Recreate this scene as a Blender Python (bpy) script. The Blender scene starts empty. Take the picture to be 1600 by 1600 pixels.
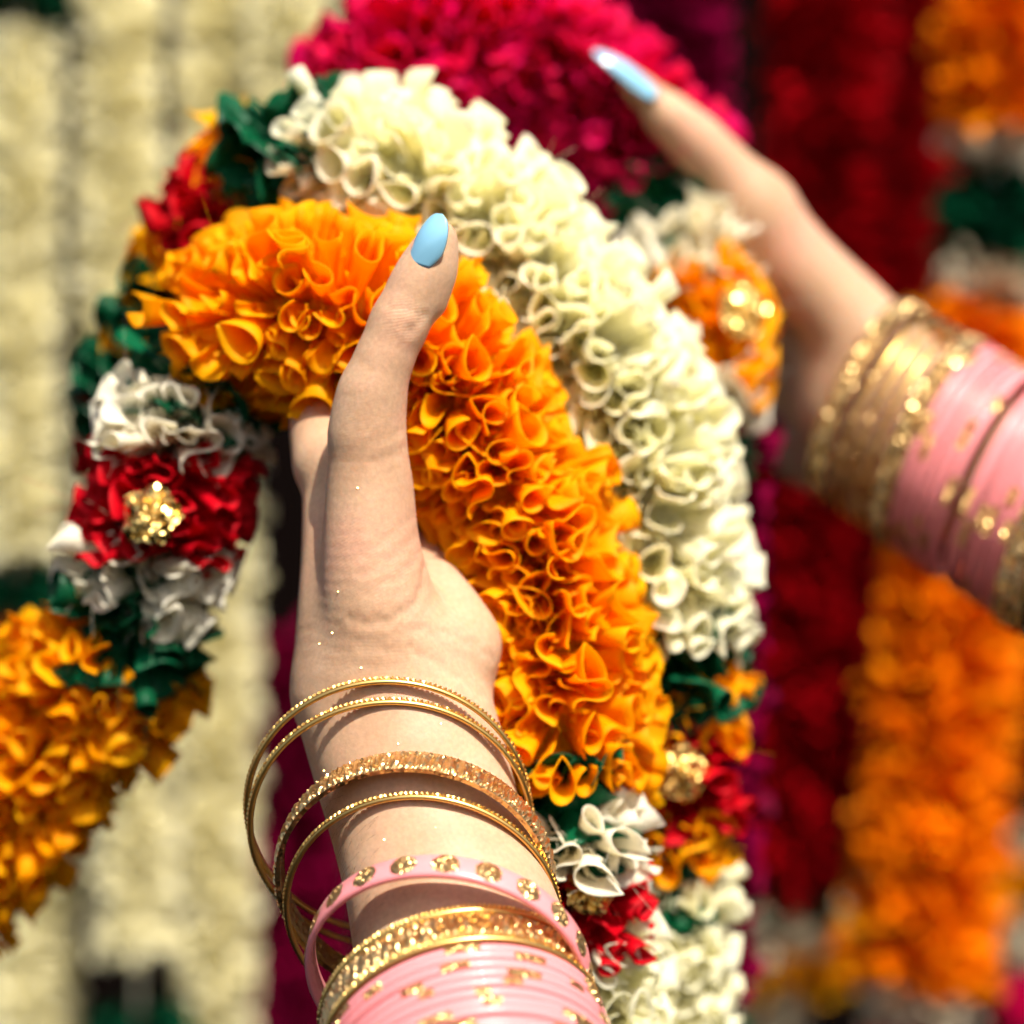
import bpy, math, random
import numpy as np
from mathutils import Vector, Matrix

random.seed(7)
rng = np.random.default_rng(7)
scene = bpy.context.scene
COL = scene.collection

# ------------------------------------------------------------------ camera
K = 0.256 / 0.6 / 1600.0          # metres per photo pixel, per metre of distance
ZC = 1.40                         # eye height
FOCUS = 0.565
cam_d = bpy.data.cameras.new('camera')
cam_d.sensor_width = 36.0
cam_d.lens = 18.0 / (800 * K)
cam_d.clip_start = 0.01
cam_d.clip_end = 50.0
cam_d.dof.use_dof = True
cam_d.dof.focus_distance = FOCUS
cam_d.dof.aperture_fstop = cam_d.lens / 20.0
cam_d.dof.aperture_blades = 0
cam = bpy.data.objects.new('camera', cam_d)
COL.objects.link(cam)
cam.location = (0, 0, ZC)
cam.rotation_euler = (math.radians(90), 0, 0)
scene.camera = cam

# ------------------------------------------------------------------ light
SUN_DIR = Vector((0.24, -0.52, 0.80)).normalized()      # towards the sun
world = bpy.data.worlds.new('World')
scene.world = world
world.use_nodes = True
wn = world.node_tree
bgn = wn.nodes['Background']
sky = wn.nodes.new('ShaderNodeTexSky')
sky.sky_type = 'NISHITA'
sky.sun_disc = False
sky.dust_density = 4.0
sky.ozone_density = 0.3
sky.sun_elevation = math.asin(SUN_DIR.z)
sky.sun_rotation = math.atan2(SUN_DIR.x, SUN_DIR.y)
wn.links.new(sky.outputs[0], bgn.inputs[0])
bgn.inputs[1].default_value = 0.10
sun_d = bpy.data.lights.new('sun', 'SUN')
sun_d.energy = 5.0
sun_d.angle = math.radians(0.53)
sun_d.color = (1.0, 0.93, 0.82)
sun = bpy.data.objects.new('sun', sun_d)
COL.objects.link(sun)
sun.location = (-1, -1, 3)
sun.rotation_euler = (-SUN_DIR).to_track_quat('-Z', 'Y').to_euler()

scene.view_settings.view_transform = 'Standard'
scene.view_settings.look = 'None'
scene.view_settings.exposure = 0.62
scene.view_settings.gamma = 1.0
scene.view_settings.use_curve_mapping = False
scene.render.engine = 'CYCLES'
scene.cycles.use_denoising = True
scene.cycles.max_bounces = 12
scene.cycles.diffuse_bounces = 10
scene.cycles.glossy_bounces = 2
scene.cycles.transmission_bounces = 10
scene.cycles.use_adaptive_sampling = True
scene.cycles.adaptive_threshold = 0.04
scene.cycles.sample_clamp_indirect = 4.0
scene.cycles.sample_clamp_direct = 24.0


# ------------------------------------------------------------------ helpers
def P(px, py, d):
    """a point seen at photo pixel (px, py) standing d metres in front of the camera"""
    return Vector(((px - 800) * K * d, d, ZC + (800 - py) * K * d))


def link_mesh(name, verts, faces, mat, parent=None, smooth=True, mats=None, fmat=None):
    if isinstance(faces, np.ndarray) and faces.ndim == 2 and not mats:
        me = bpy.data.meshes.new(name)
        verts = np.asarray(verts, dtype=np.float32)
        k = faces.shape[1]
        me.vertices.add(len(verts)); me.vertices.foreach_set('co', verts.ravel())
        me.loops.add(faces.size); me.loops.foreach_set('vertex_index', faces.astype(np.int32).ravel())
        me.polygons.add(len(faces))
        me.polygons.foreach_set('loop_start', np.arange(0, faces.size, k, dtype=np.int32))
        me.polygons.foreach_set('use_smooth', np.full(len(faces), smooth))
        me.materials.append(mat)
        me.update(calc_edges=True)
        return link_obj(name, me, parent)
    me = bpy.data.meshes.new(name)
    me.from_pydata([tuple(v) for v in verts], [], [tuple(int(i) for i in f) for f in faces])
    if mats:
        for m in mats:
            me.materials.append(m)
        me.polygons.foreach_set('material_index', fmat)
    else:
        me.materials.append(mat)
    if smooth:
        me.polygons.foreach_set('use_smooth', [True] * len(me.polygons))
    me.update()
    return link_obj(name, me, parent)


def link_obj(name, me, parent=None):
    o = bpy.data.objects.new(name, me)
    COL.objects.link(o)
    if parent is not None:
        o.parent = parent
    return o


def tag(o, label=None, cat=None, group=None, kind=None):
    if label: o['label'] = label
    if cat: o['category'] = cat
    if group: o['group'] = group
    if kind: o['kind'] = kind
    return o


def empty(name, loc=(0, 0, 0)):
    o = bpy.data.objects.new(name, None)
    o.empty_display_size = 0.01
    COL.objects.link(o)
    o.location = loc
    return o


# ------------------------------------------------------------------ materials
def new_mat(name):
    m = bpy.data.materials.new(name)
    m.use_nodes = True
    nt = m.node_tree
    nt.nodes.clear()
    out = nt.nodes.new('ShaderNodeOutputMaterial')
    return m, nt, out


def N(nt, kind, **kw):
    n = nt.nodes.new(kind)
    for k, v in kw.items():
        if k.startswith('i_'):
            n.inputs[k[2:].replace('_', ' ')].default_value = v
        else:
            setattr(n, k, v)
    return n


def fabric(name, col, col2, transl=0.35, rough=0.5, spec=0.25, weave=0.3):
    """thin gathered ribbon cloth: diffuse with light coming through, a faint satin gloss and a fine weave"""
    m, nt, out = new_mat(name)
    L = nt.links.new
    oi = N(nt, 'ShaderNodeObjectInfo')
    geo = N(nt, 'ShaderNodeNewGeometry')
    add = N(nt, 'ShaderNodeMath', operation='ADD')
    L(oi.outputs['Random'], add.inputs[0])
    L(geo.outputs['Random Per Island'], add.inputs[1])
    fr = N(nt, 'ShaderNodeMath', operation='FRACT')
    L(add.outputs[0], fr.inputs[0])
    mix = N(nt, 'ShaderNodeMix', data_type='RGBA')
    mix.inputs[6].default_value = (*col, 1)
    mix.inputs[7].default_value = (*col2, 1)
    L(fr.outputs[0], mix.inputs[0])
    tc = N(nt, 'ShaderNodeTexCoord')
    no2 = N(nt, 'ShaderNodeTexNoise')
    no2.inputs['Scale'].default_value = 300
    no2.inputs['Detail'].default_value = 1.5
    b2 = N(nt, 'ShaderNodeBump')
    if weave:
        L(tc.outputs['Object'], no2.inputs['Vector'])
        b2.inputs['Strength'].default_value = weave
        b2.inputs['Distance'].default_value = 0.0012
        L(no2.outputs[0], b2.inputs['Height'])
    p = N(nt, 'ShaderNodeBsdfPrincipled')
    p.inputs['Roughness'].default_value = rough
    p.inputs['Specular IOR Level'].default_value = spec
    L(mix.outputs[2], p.inputs['Base Color'])
    if weave: L(b2.outputs[0], p.inputs['Normal'])
    tr = N(nt, 'ShaderNodeBsdfTranslucent')
    L(mix.outputs[2], tr.inputs['Color'])
    ms = N(nt, 'ShaderNodeMixShader')
    ms.inputs[0].default_value = transl
    L(p.outputs[0], ms.inputs[1])
    L(tr.outputs[0], ms.inputs[2])
    L(ms.outputs[0], out.inputs[0])
    return m


F = {
    'orange': fabric('orange_cloth', (0.985, 0.455, 0.001), (0.99, 0.565, 0.004), 0.58, spec=0.10),
    'white': fabric('cream_white_cloth', (0.96, 0.935, 0.70), (0.98, 0.96, 0.80), 0.58, spec=0.12),
    'plain_white': fabric('white_cloth', (0.90, 0.85, 0.68), (0.94, 0.90, 0.76), 0.45, spec=0.12),
    'green': fabric('green_satin', (0.001, 0.050, 0.018), (0.002, 0.095, 0.036), 0.12, 0.42, 0.16),
    'red': fabric('red_cloth', (0.55, 0.001, 0.008), (0.66, 0.003, 0.014), 0.4, spec=0.10),
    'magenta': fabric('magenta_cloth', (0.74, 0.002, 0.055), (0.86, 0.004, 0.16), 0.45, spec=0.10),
    'cream': fabric('cream_cloth', (0.87, 0.82, 0.54), (0.95, 0.92, 0.71), 0.42, spec=0.1, weave=0),
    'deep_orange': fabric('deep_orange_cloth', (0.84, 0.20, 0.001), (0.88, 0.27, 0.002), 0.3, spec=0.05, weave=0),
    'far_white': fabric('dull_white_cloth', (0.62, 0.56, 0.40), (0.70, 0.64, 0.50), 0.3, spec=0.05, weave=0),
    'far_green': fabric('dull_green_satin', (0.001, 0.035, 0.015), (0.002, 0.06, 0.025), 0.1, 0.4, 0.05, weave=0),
    'deep_red': fabric('red_cloth_with_shade', (0.27, 0.0005, 0.003), (0.38, 0.001, 0.006), 0.25, spec=0.05, weave=0),
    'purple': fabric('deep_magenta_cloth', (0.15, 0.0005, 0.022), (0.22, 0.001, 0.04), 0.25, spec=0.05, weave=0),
}


def gold_mat(name, col, rough, flake=0.0, scale=1500.0):
    """gold; flake tilts small cells of the surface at random, as cut metal and glitter do"""
    m, nt, out = new_mat(name)
    L = nt.links.new
    p = N(nt, 'ShaderNodeBsdfPrincipled')
    p.inputs['Metallic'].default_value = 1.0
    p.inputs['Base Color'].default_value = (*col, 1)
    p.inputs['Roughness'].default_value = rough
    if flake:
        tc = N(nt, 'ShaderNodeTexCoord')
        v = N(nt, 'ShaderNodeTexVoronoi')
        v.inputs['Scale'].default_value = scale
        L(tc.outputs['Object'], v.inputs['Vector'])
        sub = N(nt, 'ShaderNodeVectorMath', operation='SUBTRACT')
        sub.inputs[1].default_value = (0.5, 0.5, 0.5)
        L(v.outputs['Color'], sub.inputs[0])
        sc = N(nt, 'ShaderNodeVectorMath', operation='SCALE')
        sc.inputs['Scale'].default_value = flake
        L(sub.outputs[0], sc.inputs[0])
        ge = N(nt, 'ShaderNodeNewGeometry')
        ad = N(nt, 'ShaderNodeVectorMath', operation='ADD')
        L(ge.outputs['Normal'], ad.inputs[0])
        L(sc.outputs[0], ad.inputs[1])
        no = N(nt, 'ShaderNodeVectorMath', operation='NORMALIZE')
        L(ad.outputs[0], no.inputs[0])
        L(no.outputs[0], p.inputs['Normal'])
    L(p.outputs[0], out.inputs[0])
    return m


GOLD = gold_mat('polished_gold', (0.82, 0.52, 0.16), 0.34)
GOLD_TEX = gold_mat('cut_gold', (0.76, 0.50, 0.21), 0.30, 0.5, 1500)
GLITTER = gold_mat('gold_glitter', (0.84, 0.54, 0.22), 0.30, 1.5, 2600)
SPARKLE = gold_mat('sparkling_gold', (0.74, 0.50, 0.22), 0.20, 1.1, 900)
FOIL = gold_mat('gold_foil', (0.90, 0.62, 0.20), 0.25, 0.9, 900)


def simple_mat(name, col, rough, spec=0.5, coat=0.0, sss=0.0, bump=0.0, bscale=300.0):
    m, nt, out = new_mat(name)
    p = N(nt, 'ShaderNodeBsdfPrincipled')
    p.inputs['Base Color'].default_value = (*col, 1)
    p.inputs['Roughness'].default_value = rough
    p.inputs['Specular IOR Level'].default_value = spec
    p.inputs['Coat Weight'].default_value = coat
    p.inputs['Coat Roughness'].default_value = 0.05
    if sss:
        p.inputs['Subsurface Weight'].default_value = sss
        p.inputs['Subsurface Radius'].default_value = (1, .6, .5)
        p.inputs['Subsurface Scale'].default_value = 0.001
    if bump:
        tc = N(nt, 'ShaderNodeTexCoord')
        no = N(nt, 'ShaderNodeTexNoise')
        no.inputs['Scale'].default_value = bscale
        nt.links.new(tc.outputs['Object'], no.inputs['Vector'])
        b = N(nt, 'ShaderNodeBump')
        b.inputs['Strength'].default_value = bump
        b.inputs['Distance'].default_value = 0.001
        nt.links.new(no.outputs[0], b.inputs['Height'])
        nt.links.new(b.outputs[0], p.inputs['Normal'])
    nt.links.new(p.outputs[0], out.inputs[0])
    return m


PINK = simple_mat('pink_enamel', (0.76, 0.25, 0.26), 0.32, 0.4, 0.15, 0.1, 0.08, 500)
NAIL = simple_mat('light_blue_nail_varnish', (0.22, 0.48, 0.66), 0.12, 0.5, 0.9)
DARK = simple_mat('dark_cloth', (0.0035, 0.0022, 0.002), 0.95, 0.0, bump=0.4, bscale=60)
HAIR = simple_mat('arm_hair', (0.06, 0.03, 0.015), 0.5)


def skin_mat(name, lines=()):
    m, nt, out = new_mat(name)
    L = nt.links.new
    tc = N(nt, 'ShaderNodeTexCoord')
    p = N(nt, 'ShaderNodeBsdfPrincipled')
    n1 = N(nt, 'ShaderNodeTexNoise')
    n1.inputs['Scale'].default_value = 55
    n1.inputs['Detail'].default_value = 4
    L(tc.outputs['Object'], n1.inputs['Vector'])
    ramp = N(nt, 'ShaderNodeValToRGB')
    ramp.color_ramp.elements[0].position = 0.30
    ramp.color_ramp.elements[0].color = (0.47, 0.285, 0.172, 1)
    ramp.color_ramp.elements[1].position = 0.72
    ramp.color_ramp.elements[1].color = (0.57, 0.375, 0.24, 1)
    L(n1.outputs[0], ramp.inputs[0])
    n3 = N(nt, 'ShaderNodeTexNoise')
    n3.inputs['Scale'].default_value = 28
    n3.inputs['Detail'].default_value = 3
    L(tc.outputs['Object'], n3.inputs['Vector'])
    mr0 = N(nt, 'ShaderNodeMapRange')
    mr0.inputs['From Min'].default_value = 0.48
    mr0.inputs['From Max'].default_value = 0.72
    mr0.inputs['To Max'].default_value = 0.8
    L(n3.outputs[0], mr0.inputs['Value'])
    pk = N(nt, 'ShaderNodeMix', data_type='RGBA')
    pk.inputs[7].default_value = (0.55, 0.27, 0.185, 1)
    L(mr0.outputs[0], pk.inputs[0])
    L(ramp.outputs[0], pk.inputs[6])
    n4 = N(nt, 'ShaderNodeTexNoise')
    n4.inputs['Scale'].default_value = 900
    n4.inputs['Detail'].default_value = 2
    L(tc.outputs['Object'], n4.inputs['Vector'])
    mr1 = N(nt, 'ShaderNodeMapRange')
    mr1.inputs['From Min'].default_value = 0.3
    mr1.inputs['From Max'].default_value = 0.7
    mr1.inputs['To Min'].default_value = 0.90
    mr1.inputs['To Max'].default_value = 1.06
    L(n4.outputs[0], mr1.inputs['Value'])
    ml = N(nt, 'ShaderNodeVectorMath', operation='SCALE')
    L(pk.outputs[2], ml.inputs[0])
    L(mr1.outputs[0], ml.inputs['Scale'])
    L(ml.outputs[0], p.inputs['Base Color'])
    p.inputs['Roughness'].default_value = 0.52
    p.inputs['Specular IOR Level'].default_value = 0.28
    p.inputs['Subsurface Weight'].default_value = 0.7
    p.inputs['Subsurface Radius'].default_value = (1.0, 0.45, 0.28)
    p.inputs['Subsurface Scale'].default_value = 0.0016
    v = N(nt, 'ShaderNodeTexVoronoi')
    v.inputs['Scale'].default_value = 1100
    L(tc.outputs['Object'], v.inputs['Vector'])
    n2 = N(nt, 'ShaderNodeTexNoise')
    n2.inputs['Scale'].default_value = 420
    n2.inputs['Detail'].default_value = 5
    L(tc.outputs['Object'], n2.inputs['Vector'])
    b1 = N(nt, 'ShaderNodeBump')
    b1.inputs['Strength'].default_value = 0.07
    b1.inputs['Distance'].default_value = 0.0004
    L(v.outputs['Distance'], b1.inputs['Height'])
    b2 = N(nt, 'ShaderNodeBump')
    b2.inputs['Strength'].default_value = 0.09
    b2.inputs['Distance'].default_value = 0.0008
    L(n2.outputs[0], b2.inputs['Height'])
    L(b1.outputs[0], b2.inputs['Normal'])
    last = b2
    for centre, radius, ang, scale, strength in lines:      # fine skin lines around a joint
        mp = N(nt, 'ShaderNodeMapping')
        mp.inputs['Rotation'].default_value = (0, ang, 0)
        L(tc.outputs['Object'], mp.inputs['Vector'])
        wv = N(nt, 'ShaderNodeTexWave', bands_direction='Z')
        wv.inputs['Scale'].default_value = scale
        wv.inputs['Distortion'].default_value = 5.5
        wv.inputs['Detail'].default_value = 2
        wv.inputs['Detail Scale'].default_value = 0.6
        L(mp.outputs[0], wv.inputs['Vector'])
        di = N(nt, 'ShaderNodeVectorMath', operation='DISTANCE')
        di.inputs[1].default_value = centre
        L(tc.outputs['Object'], di.inputs[0])
        mr = N(nt, 'ShaderNodeMapRange', interpolation_type='SMOOTHSTEP')
        mr.inputs['From Min'].default_value = radius
        mr.inputs['From Max'].default_value = radius * 0.3
        mr.inputs['To Min'].default_value = 0.0
        mr.inputs['To Max'].default_value = strength
        L(di.outputs['Value'], mr.inputs['Value'])
        pw = N(nt, 'ShaderNodeMath', operation='POWER')
        pw.inputs[1].default_value = 0.35
        L(wv.outputs['Fac'], pw.inputs[0])
        bb = N(nt, 'ShaderNodeBump')
        bb.inputs['Distance'].default_value = 0.0006
        L(mr.outputs[0], bb.inputs['Strength'])
        L(pw.outputs[0], bb.inputs['Height'])
        L(last.outputs[0], bb.inputs['Normal'])
        last = bb
    L(last.outputs[0], p.inputs['Normal'])
    L(p.outputs[0], out.inputs[0])
    return m


HAND_BASE = P(775, 1640, .55)
SKIN = skin_mat('skin')
SKIN_NEAR = skin_mat('lined_skin', [
    (P(612, 870, .568) - HAND_BASE, 0.022, 0.55, 420, 0.05), (P(640, 505, .570) - HAND_BASE, 0.009, 0.15, 420, 0.10),
    (P(585, 660, .569) - HAND_BASE, 0.013, 0.2, 450, 0.03), (P(610, 1000, .572) - HAND_BASE, 0.014, 0.05, 380, 0.04)])

# ------------------------------------------------------------------ backdrop
b0, b1 = P(-900, 2500, 1.6), P(2500, -900, 1.6)
link_bd = link_mesh('backdrop_wall', [(b0.x, 1.60, b0.z), (b1.x, 1.60, b0.z), (b1.x, 1.60, b1.z), (b0.x, 1.60, b1.z),
                                      (b0.x, 1.63, b0.z), (b1.x, 1.63, b0.z), (b1.x, 1.63, b1.z), (b0.x, 1.63, b1.z)],
                    [(0, 1, 2, 3), (5, 4, 7, 6), (4, 0, 3, 7), (1, 5, 6, 2), (3, 2, 6, 7), (4, 5, 1, 0)], DARK, smooth=False)
tag(link_bd, 'dark cloth hung behind the garlands', kind='structure')


# ------------------------------------------------------------------ petals and garlands
def petal_arrays(r, kind, L, W, n=18, rows=6, thick=0.00011):
    s = np.linspace(0, 1, n)
    if kind == 'tear':
        a = 2 * np.pi * (0.02 + 0.95 * s)
        x = -0.5 * np.cos(a)
        y = r.uniform(0.34, 0.50) * np.sin(a) * np.abs(np.sin(a / 2)) ** r.uniform(0.6, 1.4)
    else:
        if kind == 'meander':
            th = r.uniform(1.5, 2.2) * np.sin(2 * np.pi * s * r.uniform(0.9, 1.15) + r.uniform(-0.4, 0.4))
            ln = r.uniform(1.9, 2.5)
        elif kind == 'hairpin':
            th = r.uniform(2.2, 2.8) * np.tanh(3.2 * (s - 0.5)) + r.uniform(-0.2, 0.2)
            ln = r.uniform(1.7, 2.2)
        elif kind == 'leaf':
            th = r.uniform(0.35, 0.9) * (s - 0.5) * 2 + 0.25 * np.sin(6 * s + r.uniform(0, 6))
            ln = r.uniform(1.0, 1.25)
        else:
            th = r.uniform(0.9, 1.7) * (s - 0.5) * 2 + 0.5 * np.sin(7 * s + r.uniform(0, 6))
            ln = r.uniform(1.1, 1.5)
        x = np.cumsum(np.cos(th)) / n * ln
        y = np.cumsum(np.sin(th)) / n * ln
        x -= x.mean(); y -= y.mean()
    x = x * W; y = y * W
    t = np.linspace(0, 1, rows)
    g = 0.28 + 0.72 * t ** r.uniform(0.7, 1.0)
    g[-1] *= r.uniform(1.0, 1.06)
    bend = r.uniform(-0.13, 0.13, 2) * L
    slant = r.uniform(-0.18, 0.18, 2)
    X = g[:, None] * x[None] + bend[0] * t[:, None] ** 2
    Y = g[:, None] * y[None] + bend[1] * t[:, None] ** 2
    wob = 1 + 0.05 * np.sin(5 * s + r.uniform(0, 6))
    if kind == 'leaf':
        wob = wob - r.uniform(0.1, 0.3) * (2 * s - 1) ** 2
    Z = (L * t)[:, None] * wob[None] + t[:, None] * (slant[0] * x + slant[1] * y)[None]
    X = X + 0.04 * W * t[:, None] * np.sin(4 * t[:, None] + 6 * s[None] + r.uniform(0, 6))
    V = np.stack([X, Y, Z], -1)
    du = np.gradient(V, axis=1)
    dv = np.gradient(V, axis=0)
    nn = np.cross(du, dv)
    nn /= np.linalg.norm(nn, axis=-1, keepdims=True) + 1e-12
    A = (V + nn * thick).reshape(-1, 3)
    idx = np.arange(rows * n).reshape(rows, n)
    q = np.stack([idx[:-1, :-1], idx[:-1, 1:], idx[1:, 1:], idx[1:, :-1]], -1).reshape(-1, 4)
    if thick <= 0:
        return V.reshape(-1, 3), q
    B = (V - nn * thick).reshape(-1, 3)
    off = rows * n
    top = np.stack([idx[-1, :-1], idx[-1, 1:], idx[-1, 1:] + off, idx[-1, :-1] + off], -1)
    e1 = np.stack([idx[:-1, 0] + off, idx[:-1, 0], idx[1:, 0], idx[1:, 0] + off], -1)
    e2 = np.stack([idx[:-1, -1], idx[:-1, -1] + off, idx[1:, -1] + off, idx[1:, -1]], -1)
    return np.concatenate([A, B]), np.concatenate([q, q[:, ::-1] + off, top, e1, e2])


KINDS = ['tear', 'meander', 'hairpin', 'fan', 'fan', 'meander', 'hairpin', 'meander', 'tear', 'fan']
FLAT = ['leaf', 'leaf', 'fan', 'leaf', 'hairpin', 'leaf', 'leaf', 'fan', 'leaf', 'leaf']
VAR = {}


def variants(colour, L, W, lo=False, kinds=KINDS):
    key = (colour, round(L, 4), round(W, 4), lo, kinds is FLAT)
    if key not in VAR:
        r = np.random.default_rng(len(VAR) * 17 + 3)
        out = []
        for k in kinds:
            if lo:
                out.append(petal_arrays(r, k, L, W, 10, 4, 0.0))
            else:
                v, f = petal_arrays(r, k, L, W)
                me = bpy.data.meshes.new('petal')
                me.from_pydata(v.tolist(), [], f.tolist())
                me.materials.append(F[colour])
                me.polygons.foreach_set('use_smooth', [True] * len(me.polygons))
                me.update()
                out.append((me, v, f))
        VAR[key] = out
    return VAR[key]


def spline(pts, step):
    """Catmull-Rom through 3D points, resampled evenly"""
    p = [np.array(q) for q in pts]
    p = [2 * p[0] - p[1]] + p + [2 * p[-1] - p[-2]]
    out = []
    for i in range(1, len(p) - 2):
        for u in np.linspace(0, 1, 24, endpoint=False):
            a, b, c, d = p[i - 1], p[i], p[i + 1], p[i + 2]
            out.append(0.5 * ((2 * b) + (-a + c) * u + (2 * a - 5 * b + 4 * c - d) * u * u + (-a + 3 * b - 3 * c + d) * u ** 3))
    out.append(p[-2])
    out = np.array(out)
    seg = np.linalg.norm(np.diff(out, axis=0), axis=1)
    cum = np.concatenate([[0], np.cumsum(seg)])
    n = max(2, int(round(cum[-1] / step)) + 1)
    tt = np.linspace(0, cum[-1], n)
    return np.stack([np.interp(tt, cum, out[:, k]) for k in range(3)], -1), cum[-1]


def frames(c):
    t = np.gradient(c, axis=0)
    t /= np.linalg.norm(t, axis=1, keepdims=True)
    ref = np.array([0.0, -1.0, 0.0])
    u = ref[None] - (t @ ref)[:, None] * t
    u /= np.linalg.norm(u, axis=1, keepdims=True)
    v = np.cross(t, u)
    return t, u, v


def tube(c, R, seg=14, jitter=0.0):
    t, u, v = frames(c)
    a = np.linspace(0, 2 * np.pi, seg, endpoint=False)
    rr = R * (1 + jitter * rng.normal(size=(len(c), seg)))
    ring = c[:, None] + rr[..., None] * (np.cos(a)[None, :, None] * u[:, None] + np.sin(a)[None, :, None] * v[:, None])
    V = ring.reshape(-1, 3)
    f = []
    for i in range(len(c) - 1):
        for j in range(seg):
            k = (j + 1) % seg
            f.append((i * seg + j, i * seg + k, (i + 1) * seg + k, (i + 1) * seg + j))
    f.append(tuple(range(seg))[::-1])
    f.append(tuple((len(c) - 1) * seg + j for j in range(seg)))
    return V, f


CAMP = np.array([0, 0, ZC])


def section(root, base, colour, pix, R, L=None, W=0.0098, row=0.0057, arc=0.0073, single=True, most=285, label=None, flare=0.35, core=0.34, droop=0.0, tilt=0.11, kinds=KINDS, ends=(1, 1), skirt=0.0, threads=14):
    """one ruffled length of a garland: a gathered core and its petals, each petal an object"""
    pts = [P(*q) for q in pix]
    c, length = spline(pts, row)
    L = L or R * 0.78
    vc, fc = tube(spline(pts, 0.004)[0], R * core, 14, 0.06)
    part = link_mesh('ruffle_section', vc - np.array(base), fc, F[colour], root)
    if label: part['label'] = label
    t, u, v = frames(c)
    n = len(c)
    items = []
    for i in range(n):
        m = max(6, int(round(2 * np.pi * R * 0.92 / arc)))
        ph = rng.uniform(0, 6.28)
        for j in range(m):
            a = ph + 2 * np.pi * (j + rng.uniform(-0.3, 0.3)) / m
            rad = np.cos(a) * u[i] + np.sin(a) * v[i]
            e = (i / max(1, n - 1)) * 2 - 1
            lean = (flare * np.sign(e) * abs(e) ** 4 if n > 2 else 0.5 * flare * e) * ends[0 if e < 0 else 1]
            if skirt:
                lean = skirt * e + rng.normal(0, 0.1)
            d = rad + t[i] * (lean + rng.normal(0, tilt)) + np.cross(t[i], rad) * rng.normal(0, tilt * 0.8) + np.array([0, 0, -droop])
            d /= np.linalg.norm(d)
            o = c[i] + t[i] * rng.uniform(-0.45, 0.45) * row + rad * (R - L) * rng.uniform(0.85, 1.1)
            roll = rng.normal(0, 0.75) if not skirt else math.pi / 2 + rng.normal(0, 0.35)
            ref = np.cos(roll) * t[i] + np.sin(roll) * np.cross(t[i], rad)
            x = ref - (ref @ d) * d
            x /= np.linalg.norm(x)
            y = np.cross(d, x)
            sc = rng.uniform(0.85, 1.18)
            M = np.eye(4)
            M[:3, 0] = x * sc; M[:3, 1] = y * sc; M[:3, 2] = d * sc * rng.uniform(0.86, 1.12)
            M[:3, 3] = o - np.array(base)
            tocam = CAMP - c[i]
            tocam /= np.linalg.norm(tocam)
            pz = o + d * L
            ppx = 800 + pz[0] / pz[1] / K
            ppy = 800 - (pz[2] - ZC) / pz[1] / K
            inside = -60 < ppx < 1660 and -60 < ppy < 1660
            items.append((rad @ tocam if inside else -2, M, int(rng.integers(len(KINDS)))))
    items.sort(key=lambda q: -q[0])
    rest = items
    fill = []
    if single:
        for f_, M, vi in items:
            M2 = M.copy()
            q = rng.uniform(0.62, 0.78)
            M2[:3, :3] *= q
            ang = rng.uniform(0.6, 2.5)
            x, y = M2[:3, 0].copy(), M2[:3, 1].copy()
            M2[:3, 0] = x * math.cos(ang) + y * math.sin(ang)
            M2[:3, 1] = y * math.cos(ang) - x * math.sin(ang)
            M2[:3, 3] = M[:3, 3] + (x + y) * rng.uniform(-0.5, 0.5) * 0.012
            fill.append((0, M2, (vi + 3) % len(KINDS)))
    if single:
        var = variants(colour, L, W, kinds=kinds)
        k = 0
        while k < len(items) and k < most and items[k][0] > -0.30:
            k += 1
        for f_, M, vi in items[:k]:
            o = link_obj('petal', var[vi][0], part)
            o.matrix_local = Matrix(M.tolist())
        rest = items[k:] + fill
    if threads and single:
        TV, TF = [], []
        for f_, M, vi in [items[q] for q in rng.integers(0, max(1, int(len(items) * 0.55)), threads)]:
            p0 = M[:3, 3] + M[:3, 2] * L * rng.uniform(0.8, 1.0) + M[:3, 0] * rng.uniform(-.4, .4) * W
            d0 = M[:3, 2] / np.linalg.norm(M[:3, 2]) + rng.normal(0, 0.7, 3)
            cv = rng.normal(0, 0.9, 3)
            ln = rng.uniform(0.003, 0.008)
            o_ = len(TV)
            for q in range(5):
                c_ = p0 + ln * (d0 * q / 4 + cv * (q / 4) ** 2 * 0.5)
                for a in (0, 2.094, 4.189):
                    TV.append(c_ + 0.00005 * np.array([math.cos(a), 0.3 * math.cos(a + 1), math.sin(a)]))
            for q in range(4):
                for k_ in range(3):
                    TF.append((o_ + q * 3 + k_, o_ + q * 3 + (k_ + 1) % 3, o_ + q * 3 + 3 + (k_ + 1) % 3, o_ + q * 3 + 3 + k_))
        tag(link_mesh('loose_thread', TV, TF, F[colour], part), kind='stuff')
    if rest:
        lo = variants(colour, L, W, True, kinds)
        VV, FF, off = [], [], 0
        for f_, M, vi in rest:
            vv, ff = lo[vi]
            VV.append(vv @ M[:3, :3].T + M[:3, 3]); FF.append(ff + off); off += len(vv)
        VV = np.concatenate(VV); FF = np.concatenate(FF)
        o = link_mesh('gathered_petals', VV, FF, F[colour], part)
        o['kind'] = 'stuff'
    return part


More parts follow.
